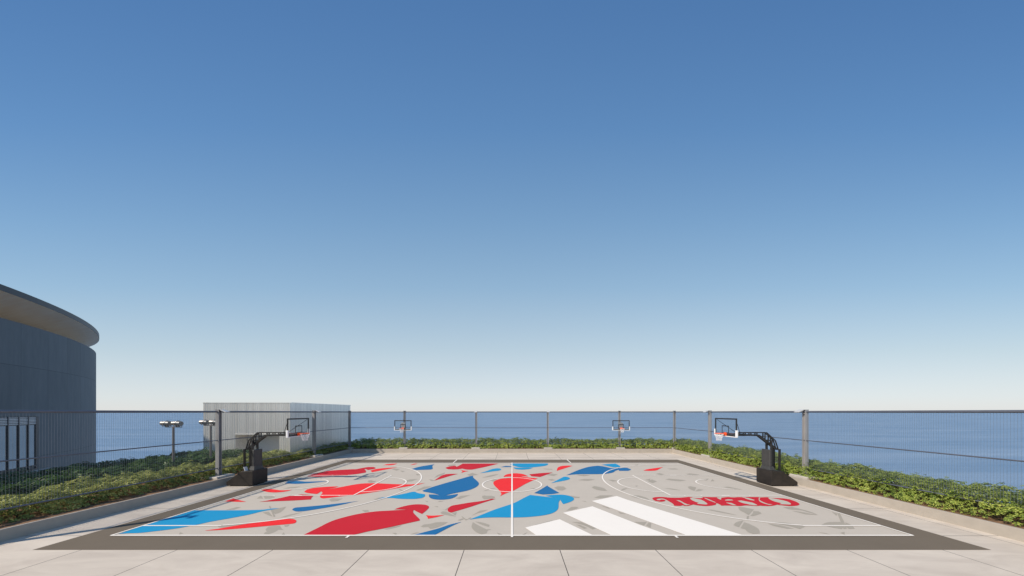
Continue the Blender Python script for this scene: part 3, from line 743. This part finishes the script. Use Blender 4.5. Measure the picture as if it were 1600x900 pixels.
def disc(name, c, R, z0, z1, mat, parent, n=240):
    b = MB(); o = parent.location
    for z in (z0, z1):
        for k in range(n): b.v.append((c.x-o.x+R*math.cos(2*math.pi*k/n), c.y-o.y+R*math.sin(2*math.pi*k/n), z-o.z))
    b.f = [tuple(range(n-1,-1,-1)), tuple(range(n, 2*n))] + [(k, (k+1) % n, n+(k+1) % n, n+k) for k in range(n)]
    b.m = [0]*len(b.f)
    return b.build(name, mat, parent)
roof = disc('roof', RC, RR, RZ0, RZ1, M['fascia'], arena)
sb = MB(); nn = 240; ri = 43.5; zi = AZ-.12
for rr, zz in ((RR-.03, RZ0-.004), (ri, zi), (ri-.3, zi), (ri-.3, RZ0-.004)):
    for k in range(nn): sb.v.append((RC.x-AC.x+rr*math.cos(2*math.pi*k/nn), RC.y-AC.y+rr*math.sin(2*math.pi*k/nn), zz))
for q in range(3):
    for k in range(nn): sb.f.append((q*nn+k, q*nn+(k+1) % nn, (q+1)*nn+(k+1) % nn, (q+1)*nn+k)); sb.m.append(0)
sf = sb.build('soffit', M['wood'], roof)
disc('bounce_floor', AC, AR-.5, AZ-.4, AZ-.2, M['drum'], arena)  # unseen floor added inside the parapet to bounce light onto the soffit
# tall window
def arena_angle(px):
    d = Vector(((px-800)/F, 1.0)); d.normalize()
    bq = d.dot(AC); cq = AC.length_squared-AR*AR; t = bq-math.sqrt(bq*bq-cq)
    p = d*t-AC; return math.atan2(p.y, p.x)
def ap(a, r, z): return (r*math.cos(a), r*math.sin(a), z)
xs = [-108,-80,-55,-34,-12,10,27,42,56]
win = MB(); fr = MB(); lv = MB()
ZT, ZLv, ZBt = 3.86, 3.16, -.74
for i in range(len(xs)-1):
    a, c = arena_angle(xs[i]), arena_angle(xs[i+1])
    win.add([ap(a,AR+.03,ZBt),ap(c,AR+.03,ZBt),ap(c,AR+.03,ZLv),ap(a,AR+.03,ZLv),ap(a,AR-.02,ZBt),ap(c,AR-.02,ZBt),ap(c,AR-.02,ZLv),ap(a,AR-.02,ZLv)],
            [(0,1,2,3),(7,6,5,4),(0,4,5,1),(1,5,6,2),(2,6,7,3),(3,7,4,0)])
    for k in range(5):
        z = ZLv+.06+k*.14
        lv.bar(ap(a,AR+.05,z+.03), ap(c,AR+.05,z+.03), .05, .085)
    for z, w in ((ZT,.09),(ZLv,.08),(ZBt,.11),(ZBt-.28,.06)):
        fr.bar(ap(a,AR+.05,z), ap(c,AR+.05,z), .05, w)
    fr.bar(ap(a,AR+.010,(ZLv+ZT)/2), ap(c,AR+.010,(ZLv+ZT)/2), .03, ZT-ZLv-.1)
for i, x in enumerate(xs):
    a = arena_angle(x); w = .26 if x == 56 else .07
    fr.bar(ap(a,AR+.06,ZBt-.3), ap(a,AR+.06,ZT+.05), w, .08, up=ap(a,1,0))
wn = win.build('window', M['winglass'], arena); wn['label'] = 'tall glazed strip with dark mullions and louvres on top'
fr.build('window_frame', M['frame'], wn); lv.build('louvre', M['louvre'], wn)

# ------------------------------------------------------------------ ribbed metal building
BX0, BX1, BY0, BY1, BZ = -26.45, -19.0, 25.75, 35.3, H+14.4/F*25.75
shed = tag(empty('metal_building', (BX1, BY0, 0)), 'low windowless building clad in pale ribbed metal beyond the left fence', 'building')
def corrugated(t0, t1, z0, z1, along, fixed, sgn):
    """wall skin with trapezoid ribs; along 'x' or 'y'"""
    b = MB(); t = t0; prof = []
    while t < t1-.001:
        for dt, d in ((0,0),(.08,0),(.095,.018),(.175,.018),(.19,0)):
            if t+dt < t1: prof.append((t+dt, d))
        t += .19+.001
    prof.append((t1, 0))
    n = len(prof)
    for z in (z0, z1):
        for t, d in prof:
            off = fixed+sgn*d
            b.v.append(((t, off, z) if along == 'x' else (off, t, z)))
    b.f = [(k, k+1, n+k+1, n+k) for k in range(n-1)]; b.m = [0]*(n-1)
    return b
def shift(b, dx, dy): b.v = [(x-dx, y-dy, z) for x, y, z in b.v]; return b
DX0, DX1, DZ, DD = -23.7, -19.95, 2.47, .95
core = MB(); core.box(BX0+.05, BX1-.05, BY0+DD+.3, BY1, -3, BZ-.05); core.box(BX0+.05, DX0-.05, BY0+.05, BY0+DD+.3, -3, BZ-.05); core.box(DX1+.05, BX1-.05, BY0+.05, BY0+DD+.3, -3, BZ-.05); core.box(DX0-.05, DX1+.05, BY0+.05, BY0+DD+.3, DZ+.05, BZ-.05)
shift(core, BX1, BY0).build('core', M['drum'], shed)
wf = MB()
for args in ((BX0, DX0, -3, BZ, 'x', BY0, -1), (DX0, DX1, DZ, BZ, 'x', BY0, -1), (DX1, BX1, -3, BZ, 'x', BY0, -1), (BY0, BY1, -3, BZ, 'y', BX1, 1), (BY0, BY1, -3, BZ, 'y', BX0, -1), (DX0, DX0+.85, -1, DZ, 'x', BY0+DD+.24, -1)):
    c = corrugated(*args); wf.add(c.v, c.f)
shift(wf, BX1, BY0).build('wall', M['corr'], shed)
cap = MB(); cap.box(BX0-.025, BX1+.025, BY0-.025, BY0+.12, BZ-.02, BZ+.03); cap.box(BX1-.12, BX1+.025, BY0+.12, BY1+.06, BZ-.02, BZ+.05); cap.box(BX0-.06, BX0+.12, BY0+.12, BY1+.06, BZ-.02, BZ+.05); cap.box(BX0+.12, BX1-.12, BY1-.1, BY1+.06, BZ-.02, BZ+.05)
cap.box(BX0+.05, BX1-.05, BY0+.05, BY1, BZ-.049, BZ-.03)
cap.box(DX0, DX1, BY0-.05, BY0+.1, DZ-.10, DZ-.003)
shift(cap, BX1, BY0).build('edge_trim', M['corr'], shed)
dr = MB(); dr.box(DX0+.9, DX1+.04, BY0+DD+.18, BY0+DD+.29, -1, DZ); dr.box(DX0+.82, DX0+.9, BY0+DD+.14, BY0+DD+.29, -1, DZ); 
shift(dr, BX1, BY0).build('door', M['door'], shed)

# ------------------------------------------------------------------ floodlight poles and bollard beyond the left fence
def flood(x, y, label):
    t = tag(empty('floodlight_pole', (x, y, ZC-.04)), label, 'floodlight', 'twin floodlight poles beyond the left fence')
    MB().tube((0,0,0), (0,0,2.98), .066, 14, .058).build('pole', M['pole'], t, smooth=True)
    c = MB(); c.box(-.48, .52, -.04, .04, 2.98, 3.03); c.build('cross_arm', M['pole'], t)
    for k, cx in enumerate((-.42, .28)):
        hh = MB(); z = 3.24
        hh.tube((cx-.30,0,z), (cx-.02,0,z), .135, 20); hh.tube((cx-.32,0,z), (cx-.30,0,z), .10, 20)
        h_ = hh.build('lamp_head', M['chrome'], t, smooth=True)
        fl = MB(); fl.tube((cx-.02,0,z), (cx+.02,0,z-.01), .19, 20); fl.tube((cx+.02,0,z-.01), (cx+.20,0,z-.02), .18, 20, .15)
        fl.build('reflector_shell', M['lampdark'], h_, smooth=True)
        yk = MB(); yk.box(cx-.10, cx-.06, -.17, -.15, 3.03, z+.02); yk.box(cx-.10, cx-.06, .15, .17, 3.03, z+.02); yk.box(cx-.11, cx-.05, -.17, .17, 3.032, 3.052)
        yk.box(cx+.12, cx+.15, -.13, -.11, 3.03, z); yk.box(cx+.12, cx+.15, .11, .13, 3.03, z)
        yk.build('bracket', M['pole'], h_)
    return t
p1 = flood(-21.5, 19.08, 'twin floodlight pole rising from the hedge with open sea behind it')
p2 = copy_tree(p1); p2.location = (-21.5, 21.45, ZC-.04); p2['label'] = 'twin floodlight pole in front of the ribbed building, half hidden by a fence post'
bl = empty('bollard_light', (-22.95, 14.55, ZC-.04)); tag(bl, 'short grey bollard light poking out of the shaded hedge', 'bollard')
MB().tube((0,0,0), (0,0,.78), .055, 14).build('post', M['steel'], bl, smooth=True)
MB().tube((0,0,.78), (0,0,.86), .062, 14).build('cap', M['lampdark'], bl, smooth=True)

# ------------------------------------------------------------------ hedges
def hedge(name, label, rects, top, mat, dens, ls=(.085,.150), edge=.36, seed=1, clump=.62, mound=.30):
    r = np.random.default_rng(seed)
    root = tag(empty(name, (rects[0][0], rects[0][2], ZC-.05)), label, 'hedge')
    ox, oy, oz = root.location
    P = []
    for (x0, x1, y0, y1) in rects:
        n = int((x1-x0)*(y1-y0)*dens)
        P.append(np.stack([r.uniform(x0, x1, n), r.uniform(y0, y1, n)], 1))
    P = np.concatenate(P)
    # distance to the outline of the union (outside sampling: inside any other rect counts as interior)
    d = np.zeros(len(P))
    for (x0, x1, y0, y1) in rects:
        dd = np.minimum.reduce([P[:,0]-x0, x1-P[:,0], P[:,1]-y0, y1-P[:,1]]); d = np.maximum(d, dd)
    # shrub centres
    cs = []
    for (x0, x1, y0, y1) in rects:
        nx = max(1, round((x1-x0)/clump)); ny = max(1, round((y1-y0)/clump))
        gx, gy = np.meshgrid(np.arange(nx), np.arange(ny))
        c = np.stack([x0+(gx.ravel()+.5+r.uniform(-.38,.38,gx.size))*(x1-x0)/nx, y0+(gy.ravel()+.5+r.uniform(-.38,.38,gx.size))*(y1-y0)/ny], 1)
        cs.append(c)
    cs = np.concatenate(cs); ch = r.uniform(.80, 1.10, len(cs))
    near = np.zeros(len(P), int); rd = np.zeros(len(P))
    for i in range(0, len(P), 4000):
        q = P[i:i+4000]; D = np.linalg.norm(q[:,None,:]-cs[None], axis=2) - .15*ch[None]
        k = D.argmin(1); near[i:i+4000] = k; rd[i:i+4000] = D[np.arange(len(q)), k]+.15*ch[k]
    prof = 1-np.exp(-np.clip(d+.05,0,None)/edge*1.6)
    hs = top*prof*(1-mound*np.clip(rd/clump,0,1)**1.5)*ch[near]
    u = 1-.85*r.random(len(P))**2.2
    lone = r.random(len(P)) < .03
    u = np.where(lone, 1+r.uniform(.02,.16,len(P)), u)
    z = np.maximum(hs*u, .05)
    c3 = cs[near]
    # outward lean: from the shrub centre and, on the rim, off the bed
    lean = (P-c3)/(clump)*.8
    rim_ = np.clip(1-d/edge, 0, 1)
    bx = np.zeros_like(P)
    for (x0, x1, y0, y1) in rects:
        a = np.stack([P[:,0]-x0, x1-P[:,0], P[:,1]-y0, y1-P[:,1]],1); k = a.argmin(1)
        dirs = np.array([[-1,0],[1,0],[0,-1],[0,1]]); bx = np.where((a.min(1) >= 0)[:,None], dirs[k], bx)
    lean = lean + bx*(rim_*.8)[:,None] + r.normal(0,.28,P.shape)
    axis = np.concatenate([lean, np.ones((len(P),1))],1); axis /= np.linalg.norm(axis,axis=1,keepdims=True)
    nl = 6; n = len(P); rad = r.uniform(ls[0], ls[1], n)
    t1 = np.cross(axis, np.array([.31,.9,.2])); t1 /= np.linalg.norm(t1,axis=1,keepdims=True); t2 = np.cross(axis, t1)
    org = np.concatenate([P-np.array([ox,oy]), z[:,None]],1)
    V = np.zeros((n, nl, 4, 3)); ph = r.uniform(0,6.28,n)
    for k in range(nl):
        a = ph+2*math.pi*k/nl+r.normal(0,.16,n); L_ = rad*r.uniform(.75,1.15,n)
        dr_ = t1*np.cos(a)[:,None]+t2*np.sin(a)[:,None]; sd = -t1*np.sin(a)[:,None]+t2*np.cos(a)[:,None]
        droop = r.uniform(-.15,.55,n)
        dv = dr_-axis*droop[:,None]*.5; tip = dr_-axis*droop[:,None]
        w = L_*r.uniform(.19,.27,n)
        V[:,k,0] = org+dr_*(L_*.06)[:,None]
        V[:,k,1] = org+dv*(L_*.62)[:,None]+sd*w[:,None]+axis*(.012)
        V[:,k,2] = org+tip*L_[:,None]
        V[:,k,3] = org+dv*(L_*.62)[:,None]-sd*w[:,None]+axis*(.012)
    nv = n*nl*4
    me = bpy.data.meshes.new('foliage'); me.vertices.add(nv); me.vertices.foreach_set('co', V.reshape(-1))
    nq = n*nl; base = np.arange(nq)*4
    tri = np.stack([base, base+1, base+2, base, base+2, base+3],1).reshape(-1)
    me.loops.add(len(tri)); me.loops.foreach_set('vertex_index', tri.astype(np.int32))
    me.polygons.add(nq*2); me.polygons.foreach_set('loop_start', (np.arange(nq*2)*3).astype(np.int32)); me.polygons.foreach_set('loop_total', np.full(nq*2,3,np.int32))
    me.materials.append(mat); me.update(); me.validate()
    o = bpy.data.objects.new('foliage', me); C.objects.link(o); o.parent = root
    # woody stems from each shrub's foot
    st = MB()
    for (cx, cy), hh in zip(cs, ch):
        for _ in range(3):
            st.tube((cx-ox, cy-oy, 0), (cx-ox+random.uniform(-.25,.25), cy-oy+random.uniform(-.25,.25), top*.7*hh), .009, 4, .005, caps=False)
    tag(st.build('stems', M['stem'], root), kind='stuff')
    return root
hedge('hedge', 'sunlit bright green hedge along the right fence', [(17.36, 20.6, 0.5, 35.2)], .98, M['leaf'], 250, ls=(.062,.112), seed=3)
hedge('hedge', 'yellow green hedge at the foot of the left fence', [(-20.3, -17.74, 1.0, 25.4), (-18.85, -17.60, 25.0, 35.2)], .92, M['leafpale'], 190, ls=(.070,.125), seed=5, clump=.95, mound=.62)
hedge('hedge', 'low green hedge behind the far fence', [(-17.5, 17.5, 32.45, 35.1)], 1.05, M['leaf'], 150, ls=(.08,.14), seed=8, clump=.85, mound=.42)
hedge('hedge', 'dark hedge in the shade of the round building beyond the left fence', [(-26.0, -20.75, 2.0, 24.9)], 1.0, M['leafshade'], 75, ls=(.12,.20), seed=11, clump=.9)

# ------------------------------------------------------------------ sky, sun, camera
sd = Vector((4.15, 3.10, -4.35)).normalized()          # direction the light travels
el = math.asin(-sd.z); az = math.atan2(-sd.x, -sd.y)
w = bpy.data.worlds.new('World'); bpy.context.scene.world = w; w.use_nodes = True
nt = w.node_tree; bg = nt.nodes['Background']
sky = nt.nodes.new('ShaderNodeTexSky'); sky.sky_type = 'NISHITA'; sky.sun_disc = False
sky.sun_elevation = el; sky.sun_rotation = az % (2*math.pi)
sky.altitude = 0; sky.air_density = 1.0; sky.dust_density = .6; sky.ozone_density = 2.0
SK = .12
def lin(c): return [((v/255/12.92) if v/255 <= .04045 else ((v/255+.055)/1.055)**2.4) for v in c]
# the sky deepens a little faster away from the view's north-south plane
els = [0.0, .051, .196, .382, .531, .687, .808, 1.0]            # sine of the elevation
tgt = [(226,229,228),(220,228,230),(187,208,222),(147,181,211),(122,161,200),(95,138,187),(80,122,174),(70,110,164)]
nis = [(212,223,209),(212,223,209),(150,183,214),(112,141,179),(96,122,159),(85,109,145),(81,104,140),(80,102,138)]
tc = nt.nodes.new('ShaderNodeTexCoord'); sp = nt.nodes.new('ShaderNodeSeparateXYZ'); nt.links.new(tc.outputs['Generated'], sp.inputs[0])
wv_ = nt.nodes.new('ShaderNodeVectorMath'); wv_.operation = 'MULTIPLY'; wv_.inputs[1].default_value = (.12, 1, 1); nt.links.new(tc.outputs['Generated'], wv_.inputs[0])
wl_ = nt.nodes.new('ShaderNodeVectorMath'); wl_.operation = 'LENGTH'; nt.links.new(wv_.outputs[0], wl_.inputs[0])
wd_ = nt.nodes.new('ShaderNodeMath'); wd_.operation = 'DIVIDE'; nt.links.new(sp.outputs[2], wd_.inputs[0]); nt.links.new(wl_.outputs['Value'], wd_.inputs[1])
def ramp(cols):
    r = nt.nodes.new('ShaderNodeValToRGB'); e = r.color_ramp.elements
    e[0].position = els[0]; e[0].color = cols[0]+[1]; e[1].position = els[-1]; e[1].color = cols[-1]+[1]
    for p, c in zip(els[1:-1], cols[1:-1]): k = e.new(p); k.color = c+[1]
    nt.links.new(wd_.outputs[0], r.inputs[0]); return r
rt = ramp([lin(c) for c in tgt]); rf = ramp([[a/b/4 for a, b in zip(lin(c), lin(d))] for c, d in zip(tgt, nis)])
m1 = nt.nodes.new('ShaderNodeVectorMath'); m1.operation = 'MULTIPLY'; nt.links.new(sky.outputs[0], m1.inputs[0]); nt.links.new(rf.outputs[0], m1.inputs[1])
m2 = nt.nodes.new('ShaderNodeVectorMath'); m2.operation = 'SCALE'; m2.inputs['Scale'].default_value = 4*.15; nt.links.new(m1.outputs[0], m2.inputs[0])
m3 = nt.nodes.new('ShaderNodeVectorMath'); m3.operation = 'SCALE'; m3.inputs['Scale'].default_value = .85/SK; nt.links.new(rt.outputs[0], m3.inputs[0])
m4 = nt.nodes.new('ShaderNodeVectorMath'); m4.operation = 'ADD'; nt.links.new(m2.outputs[0], m4.inputs[0]); nt.links.new(m3.outputs[0], m4.inputs[1])
nt.links.new(m4.outputs[0], bg.inputs['Color']); bg.inputs['Strength'].default_value = SK
sl = bpy.data.lights.new('sun', 'SUN'); sl.energy = 4.9; sl.angle = math.radians(1.0); sl.color = (1,.905,.78)
so = bpy.data.objects.new('sun', sl); C.objects.link(so); so.rotation_euler = sd.to_track_quat('-Z','Y').to_euler(); so.location = (-30,-25,40)

cam = bpy.data.cameras.new('camera'); co = bpy.data.objects.new('camera', cam); C.objects.link(co)
co.location = (0,0,H); co.rotation_euler = (math.pi/2, 0, 0)
cam.sensor_width = 36; cam.sensor_fit = 'HORIZONTAL'; cam.lens = 36*F/1600
cam.shift_y = (HY-450)/1600; cam.clip_end = 60000; cam.clip_start = .05
sc = bpy.context.scene; sc.camera = co
sc.view_settings.view_transform = 'Standard'; sc.view_settings.look = 'None'; sc.view_settings.gamma = 1; sc.view_settings.use_curve_mapping = False
sc.view_settings.exposure = 0.0
sc.cycles.max_bounces = 8; sc.cycles.transparent_max_bounces = 16
sc.cycles.use_denoising = True
